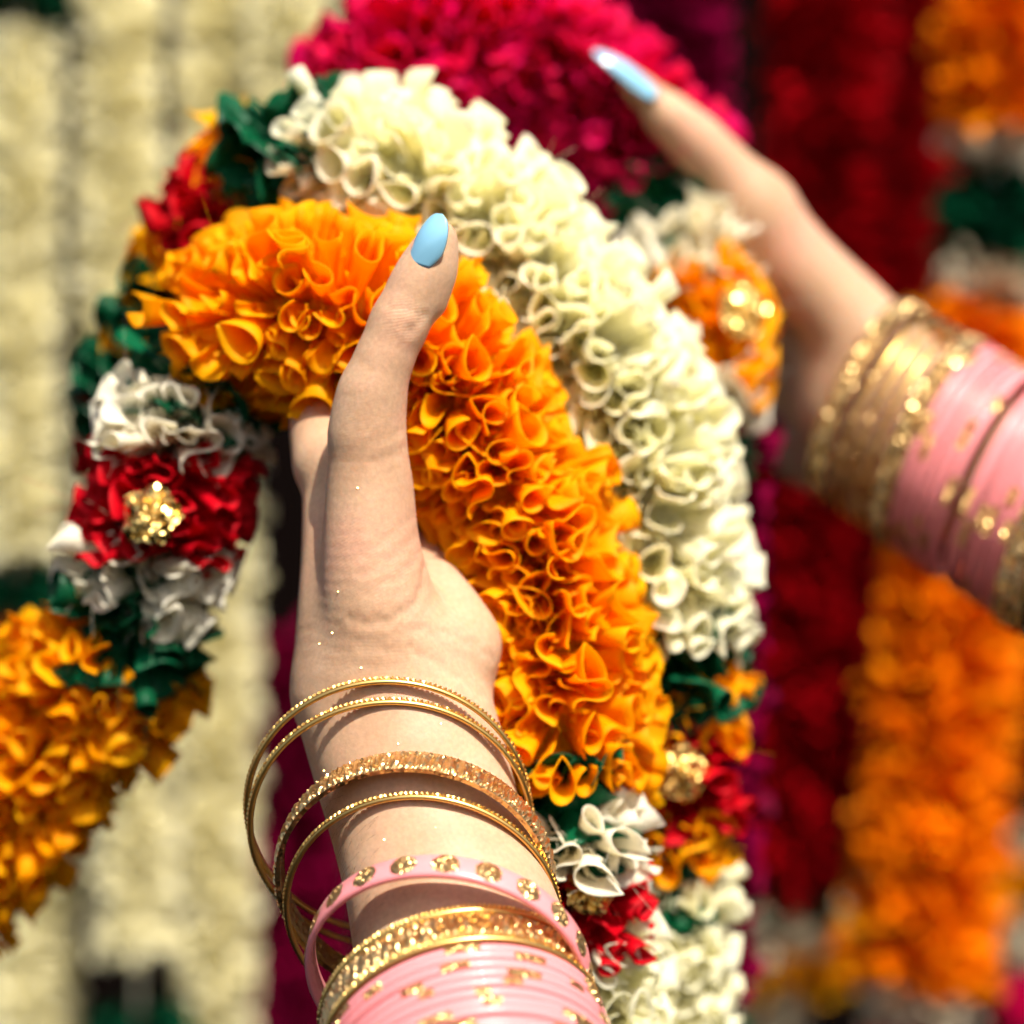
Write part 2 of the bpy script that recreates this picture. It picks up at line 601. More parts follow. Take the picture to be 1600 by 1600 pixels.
def gold_button(root, base, px, py, d, size, normal):
    """crumpled gold foil rosette sewn on a garland"""
    nr, ns = 7, 22
    V = [(0, 0, size * 0.28)]
    for i in range(1, nr + 1):
        q = i / nr
        for j in range(ns):
            a = 2 * math.pi * j / ns
            rr = size * q * (1 + 0.10 * math.sin(5 * a + 1) * q + rng.uniform(-0.04, 0.04))
            z = size * (0.30 * math.cos(q * 1.5) + 0.10 * math.sin(6 * a + 5 * q) * q + rng.uniform(-0.07, 0.07))
            V.append((rr * math.cos(a), rr * math.sin(a), z))
    Fc = [(0, 1 + j, 1 + (j + 1) % ns) for j in range(ns)]
    for i in range(nr - 1):
        for j in range(ns):
            a0 = 1 + i * ns
            Fc.append((a0 + j, a0 + ns + j, a0 + ns + (j + 1) % ns, a0 + (j + 1) % ns))
    k = len(V)
    V.append((0, 0, -size * 0.25))
    a0 = 1 + (nr - 1) * ns
    for j in range(ns):
        Fc.append((k, a0 + (j + 1) % ns, a0 + j))
    o = link_mesh('gold_button', V, Fc, FOIL, root, smooth=False)
    nrm = Vector(normal).normalized()
    o.matrix_local = Matrix.Translation(P(px, py, d) - Vector(base)) @ nrm.to_track_quat('Z', 'Y').to_matrix().to_4x4()
    o['label'] = 'crumpled gold foil button'
    return o


def cord(root, base, pix, r=0.0012):
    c, _ = spline([P(*q) for q in pix], 0.01)
    V, f = tube(c, r, 6)
    return link_mesh('cord', V - np.array(base), f, F['plain_white'], root)


# ---- garland over the near hand
base = P(560, 520, 0.612)
A = empty('flower_garland', base)
tag(A, 'marigold orange ruffled garland draped over the near hand, thumb pressing on it', 'garland', 'garlands held in the hands')
cord(A, base, [(290, 530, .632), (290, 620, .633), (262, 790, .634), (215, 990, .643), (20, 1260, .664), (-120, 1500, .68)])
OL = 'long orange ruffled length under the thumb'
section(A, base, 'orange', [(356, 506, .630), (388, 494, .626), (440, 484, .618), (520, 486, .614), (610, 515, .614)], 0.0248,
        most=298, ends=(1, 0), label='orange ruffled length left of the thumb', droop=0.06, flare=0.45)
section(A, base, 'orange', [(635, 540, .615), (690, 600, .615), (748, 690, .616), (802, 800, .618), (842, 915, .620), (866, 1035, .619), (874, 1175, .617)], 0.0248,
        most=298, ends=(0, 1), label='orange ruffled length right of the thumb', droop=0.06)
CO = dict(W=0.0125, arc=0.0078, tilt=0.22, row=0.0050, kinds=FLAT, skirt=0.75)
CW = dict(W=0.0122, arc=0.0074, tilt=0.2, row=0.0052, flare=0.6)
section(A, base, 'green', [(330, 575, .634), (316, 600, .633), (300, 628, .632)], 0.0222, label='dark green satin collar', **CO)
section(A, base, 'plain_white', [(284, 660, .631), (278, 686, .631)], 0.0222, label='white cloth collar', **CW)
section(A, base, 'red', [(270, 728, .632), (260, 785, .633), (250, 838, .634)], 0.0232, W=0.010, flare=0.1, label='red ruffled band')
section(A, base, 'plain_white', [(236, 884, .637), (229, 908, .638)], 0.0220, label='white cloth collar', **CW)
section(A, base, 'green', [(226, 950, .641), (220, 975, .641), (212, 1000, .642)], 0.0222, label='dark green satin collar', **CO)
section(A, base, 'orange', [(182, 1025, .648), (130, 1095, .654), (58, 1188, .660), (-25, 1290, .666), (-100, 1400, .672)], 0.0250,
        label='orange ruffled length hanging at the left', droop=0.1)
gold_button(A, base, 236, 805, .608, 0.0078, (-0.2, -1, 0.2))
section(A, base, 'green', [(884, 1230, .612), (886, 1246, .612), (888, 1262, .612)], 0.0208, **CO, label='dark green satin collar')
section(A, base, 'plain_white', [(893, 1308, .611), (897, 1330, .611)], 0.0200, **CW, label='white cloth collar')
section(A, base, 'red', [(908, 1372, .614), (918, 1408, .615), (928, 1448, .616)], 0.0178, W=0.0085, label='red ruffled band')
section(A, base, 'white', [(938, 1475, .617), (945, 1530, .620), (950, 1620, .624), (952, 1700, .628)], 0.0165, W=0.010, label='white ruffled end below the gold button')
gold_button(A, base, 922, 1392, .598, 0.0062, (0.1, -1, 0.2))

# ---- white garland behind it
base = P(800, 400, 0.648)
B = empty('flower_garland', base)
tag(B, 'cream white ruffled garland curving behind the orange one', 'garland', 'garlands held in the hands')
section(B, base, 'white', [(555, 262, .652), (595, 268, .650), (650, 292, .648), (725, 342, .647), (798, 410, .647)], 0.0258, W=0.0102, row=0.0058, arc=0.0075, most=298, ends=(1, 0),
        label='cream white ruffled length above the thumb', flare=0.55)
section(B, base, 'white', [(820, 434, .647), (870, 495, .647), (928, 580, .647),
                           (975, 675, .648), (1006, 780, .649), (1022, 885, .650), (1032, 965, .651)], 0.0258, W=0.0102, row=0.0058, arc=0.0075, most=298, ends=(0, 1),
        label='cream white ruffled length falling at the right', flare=0.4)
section(B, base, 'green', [(478, 238, .652), (455, 240, .653), (432, 244, .655)], 0.0212, label='dark green satin collar', **CO)
section(B, base, 'orange', [(396, 250, .664), (380, 268, .666)], 0.0165, W=0.0150, arc=0.012, label='orange collar')
section(B, base, 'red', [(352, 305, .664), (325, 345, .667)], 0.0165, W=0.0100, label='red ruffled band')
section(B, base, 'orange', [(302, 392, .675), (285, 420, .677)], 0.0150, W=0.013, label='orange collar')
section(B, base, 'green', [(265, 455, .677), (248, 495, .679)], 0.0150, W=0.013, label='dark green satin collar')
section(B, base, 'orange', [(236, 512, .680), (226, 545, .682)], 0.0115, W=0.014, arc=0.013, label='yellow orange petals at the bend')
section(B, base, 'green', [(205, 590, .682), (195, 640, .685)], 0.0150, W=0.010, label='dark green satin collar')
section(B, base, 'deep_red', [(192, 660, .687), (200, 760, .69)], 0.0140, W=0.0085, single=False, label='red band with shade put into its colour')  # darker red than this garland's other bands, standing in for shade
section(B, base, 'green', [(1056, 1015, .652), (1062, 1035, .652), (1068, 1058, .653)], 0.0208, **CO, label='dark green satin collar')
section(B, base, 'orange', [(1072, 1090, .654), (1072, 1125, .655)], 0.0165, W=0.010, label='orange collar')
section(B, base, 'red', [(1068, 1155, .656), (1064, 1210, .657), (1062, 1250, .658)], 0.0175, W=0.0085, label='red ruffled band')
section(B, base, 'orange', [(1060, 1280, .659), (1056, 1310, .660)], 0.0165, W=0.010, label='orange collar')
section(B, base, 'green', [(1052, 1340, .661), (1048, 1375, .662)], 0.0180, **CO, label='dark green satin collar')
section(B, base, 'white', [(1044, 1410, .663), (1040, 1480, .665), (1036, 1580, .667), (1034, 1700, .67)], 0.0195, W=0.010, label='cream white ruffled length at the bottom')
gold_button(B, base, 1062, 1208, .638, 0.0078, (0.0, -1, -0.15))

# ---- magenta garland
base = P(830, 100, 0.695)
C = empty('flower_garland', base)
tag(C, 'magenta ruffled garland at the top under the far thumb', 'garland', 'garlands held in the hands')
section(C, base, 'magenta', [(590, 190, .715), (620, 110, .710), (690, 55, .708), (765, 60, .711), (855, 102, .722), (942, 176, .731), (1012, 264, .731)], 0.0262,
        W=0.0100, arc=0.0084, flare=0.1, label='long magenta ruffled length')
section(C, base, 'green', [(1045, 325, .722), (1062, 352, .720)], 0.0205, label='dark green satin collar', **CO)
section(C, base, 'plain_white', [(1085, 395, .712), (1095, 425, .710)], 0.0185, label='white cloth collar', **CW)
section(C, base, 'orange', [(1108, 465, .706), (1118, 510, .704), (1122, 560, .704)], 0.0172, W=0.0125, label='orange ruffled band with a gold button')
section(C, base, 'plain_white', [(1120, 590, .705), (1118, 620, .706)], 0.0172, label='white cloth collar', **CW)
section(C, base, 'green', [(1112, 655, .707), (1108, 690, .708)], 0.0170, label='dark green satin collar', **CO)
gold_button(C, base, 1162, 488, .690, 0.0082, (0.5, -1, 0.1))


# ---- strings of garland hanging behind
def hanging(label, runs, group='strings of ruffled flowers hanging behind'):
    b = P(*runs[0][1][0])
    g = empty('hanging_garland', b)
    tag(g, label, 'garland', group)
    allp = [q for r_ in runs for q in r_[1]]
    cord(g, b, allp)
    for colour, pix, R in runs:
        section(g, b, colour, pix, R, W=0.0078, row=0.0062, arc=0.0080, single=False, flare=0.1, tilt=0.2)
    return g


hanging('cream garland at the left edge with a green collar at its top', [
    ('far_green', [(30, -70, .98), (32, 5, .98)], .019), ('cream', [(34, 55, .98), (30, 400, .98), (25, 860, .98)], .0170),
    ('far_green', [(22, 905, .985), (20, 955, .985)], .019), ('deep_orange', [(18, 985, .99), (16, 1080, .99)], .019)])
hanging('cream garland low in the left corner under the hanging orange length', [
    ('cream', [(45, 1180, 1.02), (50, 1400, 1.02), (52, 1720, 1.02)], .021)])
hanging('cream garland right of the dark gap, second from the left edge', [
    ('cream', [(192, -90, .97), (190, 500, .97), (205, 1000, .97), (215, 1480, .97)], .0172), ('far_green', [(216, 1585, .98), (218, 1720, .98)], .02)])
hanging('cream garland behind the green and red collars, third from the left edge', [
    ('cream', [(345, -90, .99), (338, 400, .99), (342, 900, 1.0), (338, 1720, 1.0)], .0165)])
hanging('cream garland beside the magenta ruffles at the top', [
    ('cream', [(455, -90, .96), (450, 200, .96), (440, 560, .97)], .0165), ('far_green', [(438, 600, .98), (437, 640, .98)], .017)])
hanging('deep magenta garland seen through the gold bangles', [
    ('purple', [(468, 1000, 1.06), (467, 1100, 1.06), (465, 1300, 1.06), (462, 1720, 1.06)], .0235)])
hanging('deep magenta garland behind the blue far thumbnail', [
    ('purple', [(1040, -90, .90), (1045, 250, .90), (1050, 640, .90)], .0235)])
hanging('tail of the magenta garland right of the cream white one, shade put into its colour', [  # lower tail of the magenta garland; its shade is painted as darker cloth
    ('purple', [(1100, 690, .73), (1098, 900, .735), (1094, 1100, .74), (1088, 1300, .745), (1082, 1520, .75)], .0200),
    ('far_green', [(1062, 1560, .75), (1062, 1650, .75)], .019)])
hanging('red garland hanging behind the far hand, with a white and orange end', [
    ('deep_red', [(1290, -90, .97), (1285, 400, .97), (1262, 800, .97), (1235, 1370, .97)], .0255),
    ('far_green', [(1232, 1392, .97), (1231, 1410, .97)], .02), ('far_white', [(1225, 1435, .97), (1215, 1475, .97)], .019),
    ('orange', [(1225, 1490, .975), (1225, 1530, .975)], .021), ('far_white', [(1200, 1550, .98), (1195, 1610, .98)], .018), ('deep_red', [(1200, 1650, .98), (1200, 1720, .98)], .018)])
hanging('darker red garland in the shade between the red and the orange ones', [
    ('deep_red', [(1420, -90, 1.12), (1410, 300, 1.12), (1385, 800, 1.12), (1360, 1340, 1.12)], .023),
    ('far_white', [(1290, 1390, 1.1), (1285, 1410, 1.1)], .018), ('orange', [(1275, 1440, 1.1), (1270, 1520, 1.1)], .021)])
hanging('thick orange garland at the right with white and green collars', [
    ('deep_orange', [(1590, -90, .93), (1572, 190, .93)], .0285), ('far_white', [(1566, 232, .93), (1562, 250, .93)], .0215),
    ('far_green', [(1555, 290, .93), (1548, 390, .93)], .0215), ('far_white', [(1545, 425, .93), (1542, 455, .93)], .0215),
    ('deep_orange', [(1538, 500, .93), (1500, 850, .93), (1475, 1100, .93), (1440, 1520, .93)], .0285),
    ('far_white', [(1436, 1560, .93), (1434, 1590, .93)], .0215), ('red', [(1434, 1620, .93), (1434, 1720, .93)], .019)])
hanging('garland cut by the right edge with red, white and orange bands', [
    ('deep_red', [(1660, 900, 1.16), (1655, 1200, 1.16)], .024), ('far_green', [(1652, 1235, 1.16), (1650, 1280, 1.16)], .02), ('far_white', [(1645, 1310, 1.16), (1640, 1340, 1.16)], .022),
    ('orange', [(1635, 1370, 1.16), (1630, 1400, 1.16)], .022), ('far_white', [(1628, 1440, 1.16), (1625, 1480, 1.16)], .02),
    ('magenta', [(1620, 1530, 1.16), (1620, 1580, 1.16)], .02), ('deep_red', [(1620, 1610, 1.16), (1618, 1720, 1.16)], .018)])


# ------------------------------------------------------------------ hands: blended signed-distance bodies
def smin(a, b, k):
    h = np.clip(0.5 + 0.5 * (b - a) / k, 0, 1)
    return b + (a - b) * h - k * h * (1 - h)


def prim(p, a, b, ra, rb):
    ab = b - a
    t = np.clip(((p - a) @ ab) / (ab @ ab + 1e-12), 0, 1)
    return np.linalg.norm(p - a - t[..., None] * ab, axis=-1) - (ra + (rb - ra) * t)


def stack(px, py, d, s, lean):
    """point s metres along an arm from a base point, away from the hand"""
    t, r = math.radians(lean[0]), math.radians(lean[1])
    return P(px, py, d) - Vector((math.sin(t) * math.sin(r), math.cos(t), math.sin(t) * math.cos(r))) * s


FB = (1362, 632, .722)                        # where the far hand's first bangle sits
FA = (58, -54)                                # the far arm's own direction
FL = (67, -63)                                # its bangles lean on it


class Body:
    """a body as smoothly blended limbs; each limb is a tapered sweep along a spline"""

    def __init__(self):
        self.limbs = []
        self.creases = []

    def limb(self, pts, k, sub=5):
        """pts: (point, radius_mm)"""
        p = np.array([[*a, r * 0.001] for a, r in pts])
        e = np.vstack([2 * p[0] - p[1], p, 2 * p[-1] - p[-2]])
        out = []
        for i in range(1, len(e) - 2):
            a, b, c, d = e[i - 1], e[i], e[i + 1], e[i + 2]
            for u in np.linspace(0, 1, sub, endpoint=False):
                out.append(0.5 * (2 * b + (c - a) * u + (2 * a - 5 * b + 4 * c - d) * u * u + (-a + 3 * b - 3 * c + d) * u ** 3))
        out.append(p[-1])
        self.limbs.append((np.array(out, dtype=np.float32), k * 0.001))

    def chain(self, pts, k):
        """pts: (px, py, d, radius_mm)"""
        self.limb([(P(x, y, d), r) for x, y, d, r in pts], k)

    def crease(self, pts, depth, width):
        c, _ = spline([P(*q) for q in pts], 0.002)
        self.creases.append((c.astype(np.float32), depth * 0.001, width * 0.001))

    @staticmethod
    def sweep(p, q):
        v = None
        for a, b in zip(q, q[1:]):
            w = prim(p, a[:3], b[:3], a[3], b[3])
            v = w if v is None else np.minimum(v, w)
        return v

    def sdf(self, p):
        v = np.full(len(p), 0.05, dtype=np.float32)
        for q, k in self.limbs:
            m = q[:, 3].max() + 3 * k + 0.003
            near = np.where(np.all((p > q[:, :3].min(0) - m) & (p < q[:, :3].max(0) + m), axis=1))[0]
            if len(near):
                v[near] = smin(v[near], self.sweep(p[near], q), k)
        for c, dp, w in self.creases:
            near = np.where(np.all((p > c.min(0) - 4 * w) & (p < c.max(0) + 4 * w), axis=1))[0]
            if len(near):
                m = np.min(np.linalg.norm(p[near][:, None] - c[None], axis=-1), axis=1)
                v[near] += dp * np.exp(-(m / w) ** 2)
        return v

    def mesh(self, h=0.0009):
        lo = np.min([(q[:, :3] - q[:, 3:]).min(0) for q, k in self.limbs], axis=0) - 3 * h
        hi = np.max([(q[:, :3] + q[:, 3:]).max(0) for q, k in self.limbs], axis=0) + 3 * h
        n = np.ceil((hi - lo) / h).astype(int) + 1
        ax = [lo[i] + h * np.arange(n[i], dtype=np.float32) for i in range(3)]
        V = np.full(tuple(n), 0.05, dtype=np.float32)
        for q, k in self.limbs:
            T = np.full(tuple(n), 0.05, dtype=np.float32)
            for a, b in zip(q, q[1:]):
                m = max(a[3], b[3]) + 2.5 * k + 2 * h
                i0 = np.clip(((np.minimum(a, b)[:3] - m - lo) / h).astype(int), 0, n - 1)
                i1 = np.clip(((np.maximum(a, b)[:3] + m - lo) / h).astype(int) + 2, 1, n)
                sl = tuple(slice(s_, e_) for s_, e_ in zip(i0, i1))
                g = np.stack(np.meshgrid(*[ax[i][sl[i]] for i in range(3)], indexing='ij'), -1)
                T[sl] = np.minimum(T[sl], prim(g, a[:3], b[:3], a[3], b[3]))
            V = smin(V, T, k)
        S = V < 0
        cnt = np.zeros(tuple(n - 1), np.int8)
        acc = np.zeros(tuple(n - 1) + (3,), np.float32)
        for axis in range(3):
            o1, o2 = [i for i in range(3) if i != axis]
            for p1 in (0, 1):
                for p2 in (0, 1):
                    s0 = [None] * 3; s1 = [None] * 3
                    s0[axis] = slice(0, n[axis] - 1); s1[axis] = slice(1, n[axis])
                    for oo, pp in ((o1, p1), (o2, p2)):
                        s0[oo] = s1[oo] = slice(pp, n[oo] - 1 + pp)
                    va, vb = V[tuple(s0)], V[tuple(s1)]
                    cr = (va < 0) != (vb < 0)
                    t = np.where(cr, va / np.where(cr, va - vb, 1), 0)
                    cnt += cr
                    acc[..., axis] += t * cr
                    acc[..., o1] += p1 * cr
                    acc[..., o2] += p2 * cr
        act = cnt > 0
        idx = -np.ones(act.shape, np.int64)
        idx[act] = np.arange(act.sum())
        ijk = np.argwhere(act)
        verts = lo + h * (ijk + acc[act] / cnt[act][:, None])
        faces = []
        for axis in range(3):
            o1, o2 = [(1, 2), (2, 0), (0, 1)][axis]
            s0 = [slice(1, n[i] - 1) for i in range(3)]
            s0[axis] = slice(0, n[axis] - 1)
            s1 = list(s0); s1[axis] = slice(1, n[axis])
            a_, b_ = S[tuple(s0)], S[tuple(s1)]
            for flip, cond in ((False, a_ & ~b_), (True, ~a_ & b_)):
                e = np.argwhere(cond)
                if not len(e): continue
                e = e + np.array([s.start for s in s0])
                def at(d1, d2):
                    q = e.copy(); q[:, o1] += d1; q[:, o2] += d2
                    return idx[q[:, 0], q[:, 1], q[:, 2]]
                quad = np.stack([at(-1, -1), at(0, -1), at(0, 0), at(-1, 0)], -1)
                faces.append(quad[:, ::-1] if flip else quad)
        faces = np.concatenate(faces)
        verts = verts.astype(np.float32)
        for it in range(2):
            d0 = self.sdf(verts)
            e = 2e-4
            gr = np.stack([self.sdf(verts + np.array(w, np.float32) * e) - d0 for w in ((1, 0, 0), (0, 1, 0), (0, 0, 1))], -1) / e
            gr /= np.linalg.norm(gr, axis=1, keepdims=True) + 1e-9
            verts = verts - np.clip(d0, -h, h)[:, None] * gr
        return verts, faces


def fingernail(parent, base, root_pt, tip_pt, normal, width, rad, lift=0.0003, mat=NAIL):
    """almond nail plate curved round the finger axis"""
    root_pt, tip_pt = Vector(root_pt), Vector(tip_pt)
    ax = (tip_pt - root_pt)
    Ln = ax.length
    ax.normalize()
    nz = Vector(normal)
    nz = (nz - nz.dot(ax) * ax).normalized()
    sx = ax.cross(nz)
    nu, nv = 22, 15
    top, bot = [], []
    for i in range(nu):
        u = i / (nu - 1)
        if u < 0.32:
            w = 0.80 + 0.20 * math.sin(math.pi / 2 * u / 0.32)
        else:
            q = (u - 0.32) / 0.68
            w = max(0.0, 1 - q ** 2.3) ** 0.54
        for j in range(nv):
            v = (j / (nv - 1) * 2 - 1) * w
            x = v * width / 2
            zc = rad * (math.sqrt(max(0.0, 1 - (x / rad) ** 2)) - 1)
            arch = 0.07 * Ln * math.sin(math.pi * u) - 0.10 * Ln * u ** 3
            back = 0.10 * Ln * (1 - (v) ** 2) * (1 - u) ** 3 * -1
            p = root_pt + ax * (u * Ln + back) + sx * x + nz * (zc + arch + lift)
            top.append(p - Vector(base))
            bot.append(p - nz * 0.00055 - Vector(base))
    n = nu * nv
    f = []
    for i in range(nu - 1):
        for j in range(nv - 1):
            a = i * nv + j
            f.append((a, a + 1, a + nv + 1, a + nv))
            f.append((n + a, n + a + nv, n + a + nv + 1, n + a + 1))
        for a, b_ in ((i * nv, (i + 1) * nv), ((i + 1) * nv + nv - 1, i * nv + nv - 1)):
            f.append((a, b_, b_ + n, a + n))
    for j in range(nv - 1):
        f.append((j + 1, j, n + j, n + j + 1))
    o = link_mesh('fingernail', top + bot, f, mat, parent)
    o['label'] = 'light blue varnished almond nail'
    return o


# near hand
H = Body()
H.chain([(640, 1180, .584, 19), (612, 1080, .590, 18.5)], 6)
H.chain([(620, 1090, .588, 19), (668, 1280, .577, 18.5), (708, 1410, .565, 19), (775, 1640, .545, 21.5), (835, 1850, .525, 24)], 6)
H.chain([(575, 1090, .589, 18.0), (628, 1280, .577, 17.5), (662, 1410, .566, 18), (715, 1640, .546, 21)], 6)
H.chain([(655, 1090, .590, 16.5), (705, 1280, .579, 17), (745, 1410, .567, 18.0), (820, 1640, .548, 20.5)], 6)
# radial side of the wrist and index metacarpal
H.chain([(542, 1070, .588, 12.6), (530, 980, .588, 10.4), (530, 850, .592, 9.2), (528, 720, .598, 8.8)], 5)
H.chain([(588, 1040, .592, 17.0), (560, 900, .606, 13.5), (545, 760, .615, 11.5), (545, 690, .618, 10.5)], 6)
# palm: other metacarpals and heel of the hand
H.chain([(640, 1040, .600, 16.0), (600, 880, .624, 13), (575, 735, .634, 10.5)], 6)
H.chain([(690, 1070, .600, 11.5), (728, 1030, .594, 7.6), (734, 1000, .593, 7.4), (712, 955, .594, 6.6), (680, 915, .598, 5.6)], 6)
H.chain([(690, 1000, .596, 9.0), (670, 940, .600, 8.5), (650, 860, .628, 9), (612, 770, .648, 9.0)], 6)
H.chain([(610, 990, .582, 9.0), (665, 1000, .585, 9.0), (712, 1012, .591, 8.0)], 6)
# thumb
H.chain([(590, 1030, .583, 14.5), (582, 940, .580, 12.6), (574, 850, .579, 10.8), (572, 750, .579, 9.5), (571, 670, .578, 8.0), (579, 620, .577, 7.2)], 5)
H.chain([(571, 675, .578, 8.0), (580, 620, .577, 7.7), (600, 562, .576, 7.3), (624, 505, .576, 6.7)], 4)
H.chain([(624, 505, .576, 6.5), (650, 450, .576, 6.9), (668, 412, .576, 6.2), (684, 370, .576, 4.2)], 3)
H.chain([(668, 468, .5775, 4.8), (684, 422, .577, 4.4), (690, 385, .5765, 3.3)], 3)
# thenar pad
H.chain([(630, 965, .585, 8.6), (606, 850, .583, 7.2), (597, 760, .581, 6.8), (589, 700, .580, 6.0), (588, 640, .579, 5.0)], 5)
# fingers behind the garland
H.chain([(515, 725, .598, 9.3), (506, 655, .612, 8.6), (512, 560, .636, 8.0), (565, 490, .652, 7.2), (640, 500, .652, 6.2)], 2.5)
H.chain([(545, 690, .618, 9.6), (540, 600, .638, 8.6), (585, 540, .655, 7.8), (660, 550, .655, 6.6)], 2.5)
H.chain([(575, 735, .634, 9.2), (590, 660, .648, 8.2), (650, 610, .660, 7.4), (720, 620, .657, 6.2)], 2.5)
H.chain([(612, 770, .648, 8.4), (650, 710, .656, 7.2), (710, 680, .660, 6.4), (760, 700, .656, 5.6)], 2.5)
hv, hf = H.mesh(0.00082)


def press_creases(body, verts, lines):
    """fold lines pressed into the skin along the surface seen at these points"""
    e = 3e-4
    d0 = body.sdf(verts)
    nr = np.stack([body.sdf(verts + np.array(w, np.float32) * e) - d0 for w in ((1, 0, 0), (0, 1, 0), (0, 0, 1))], -1)
    nr /= np.linalg.norm(nr, axis=1, keepdims=True) + 1e-9
    vx = 800 + verts[:, 0] / verts[:, 1] / K
    vy = 800 - (verts[:, 2] - ZC) / verts[:, 1] / K
    seen = nr[:, 1] < 0.1
    out = verts.copy()
    for pts, depth, width in lines:
        on = []
        for (x0, y0), (x1, y1) in zip(pts, pts[1:]):
            for u in np.linspace(0, 1, 8):
                x, y = x0 + (x1 - x0) * u, y0 + (y1 - y0) * u + 3 * math.sin(9 * u + x0)
                q = np.argmin((vx - x) ** 2 + (vy - y) ** 2 + verts[:, 1] * 2e4 + np.where(seen, 0, 1e6))
                on.append(verts[q])
        on = np.array(on)
        near = np.where(np.all((verts > on.min(0) - 0.004) & (verts < on.max(0) + 0.004), axis=1))[0]
        m = np.min(np.linalg.norm(verts[near][:, None] - on[None], axis=-1), axis=1)
        g = depth * 0.00055 * (np.exp(-(m / (width * 0.001)) ** 2) - 0.35 * np.exp(-((m - 0.0022) / 0.0012) ** 2))
        out[near] -= nr[near] * g[:, None]
    return out


hv0 = hv
hv = press_creases(H, hv, [
    ([(668, 880), (662, 918), (642, 952), (600, 972), (548, 968)], 0.55, 1.0),
    ([(650, 985), (700, 990), (745, 1008), (772, 1030)], 0.40, 0.9),
    ([(640, 1010), (690, 1040), (738, 1072), (760, 1088)], 0.45, 0.9),
    ([(560, 1006), (620, 1016), (662, 1036)], 0.25, 0.9),
    ([(664, 497), (650, 512), (640, 520)], 0.5, 0.9), ([(600, 478), (632, 482), (655, 492)], 0.25, 0.8),
    ([(582, 692), (610, 684), (630, 672)], 0.22, 0.8), ([(584, 722), (612, 712), (636, 700)], 0.22, 0.8),
    ([(565, 868), (610, 838), (650, 806)], 0.22, 0.8), ([(565, 898), (612, 872), (655, 838)], 0.25, 0.8),
    ([(570, 930), (618, 905), (660, 868)], 0.28, 0.8), ([(700, 935), (735, 975), (752, 1000)], 0.2, 0.9)])
hb = HAND_BASE
hand = link_mesh('hand', hv - np.array(hb), hf, SKIN_NEAR)
hand.location = hb
tag(hand, 'near hand holding the orange garland, thumb up with a light blue nail', 'hand', 'hands holding the garlands')
fingernail(hand, hb, P(649, 404, .5706), P(687, 332, .5692), (-0.60, -0.78, 0.15), 0.0096, 0.0053)

# fine hairs on the forearm and specks of glitter on the skin
e_ = 3e-4
hd = H.sdf(hv0)
hn = np.stack([H.sdf(hv0 + np.array(w, np.float32) * e_) - hd for w in ((1, 0, 0), (0, 1, 0), (0, 0, 1))], -1)
hn /= np.linalg.norm(hn, axis=1, keepdims=True)
hpx = 800 + hv[:, 0] / hv[:, 1] / K
hpy = 800 - (hv[:, 2] - ZC) / hv[:, 1] / K
front = hn[:, 1] < 0.25
cand = np.where(front & (hpx < 600 + (hpy - 1250) * 0.2) & (hpy > 1215) & (hpy < 1470))[0]
V, f = [], []
for q in rng.choice(cand, 130):
    p0, n0 = hv[q], hn[q]
    dr = np.array([-0.55 + rng.normal(0, .25), rng.normal(0, .2), -0.75 + rng.normal(0, .25)])
    dr = dr - (dr @ n0) * n0 * 0.85
    dr /= np.linalg.norm(dr)
    ln = rng.uniform(0.003, 0.0075)
    sd = np.cross(dr, n0); sd /= np.linalg.norm(sd)
    o = len(V)
    for i in range(5):
        u_ = i / 4
        c_ = p0 + n0 * (-0.0003 + ln * 0.30 * u_ * (1 - 0.45 * u_)) + dr * ln * u_ + sd * ln * 0.12 * u_ * u_ * rng.uniform(-1, 1)
        rr = 0.000034 * (1 - 0.8 * u_)
        for a in (0, 2.094, 4.189):
            V.append(tuple(c_ + rr * (math.cos(a) * n0 + math.sin(a) * sd) - np.array(hb)))
    for i in range(4):
        for k_ in range(3):
            f.append((o + i * 3 + k_, o + i * 3 + (k_ + 1) % 3, o + i * 3 + 3 + (k_ + 1) % 3, o + i * 3 + 3 + k_))
tag(link_mesh('arm_hair', V, f, HAIR, hand), kind='stuff')
V, f = [], []
half = (np.array(SUN_DIR) + np.array([0, -1, 0.0]))
for sx, sy in ((528, 926), (519, 986), (500, 1006), (565, 1042), (622, 1163), (680, 1293), (508, 1202), (628, 1393), (577, 522), (560, 760), (690, 1130), (600, 1310)):
    q = np.argmin((hpx - sx) ** 2 + (hpy - sy) ** 2 + np.where(hn[:, 1] < -0.1, 0, 1e6))
    c_ = hv[q] + hn[q] * 0.00022 - np.array(hb)
    hh = half / np.linalg.norm(half) + rng.normal(0, 0.06, 3); hh /= np.linalg.norm(hh)
    a_ = np.cross(hh, [1, 0, 0]); a_ /= np.linalg.norm(a_); b_ = np.cross(hh, a_)
    o = len(V); rr = rng.uniform(0.00014, 0.00026)
    for i in range(6):
        V.append(tuple(c_ + rr * (math.cos(i * 1.0472) * a_ + math.sin(i * 1.0472) * b_)))
    f.append(tuple(range(o, o + 6)))
tag(link_mesh('glitter_speck', V, f, GOLD, hand, smooth=False), kind='stuff')

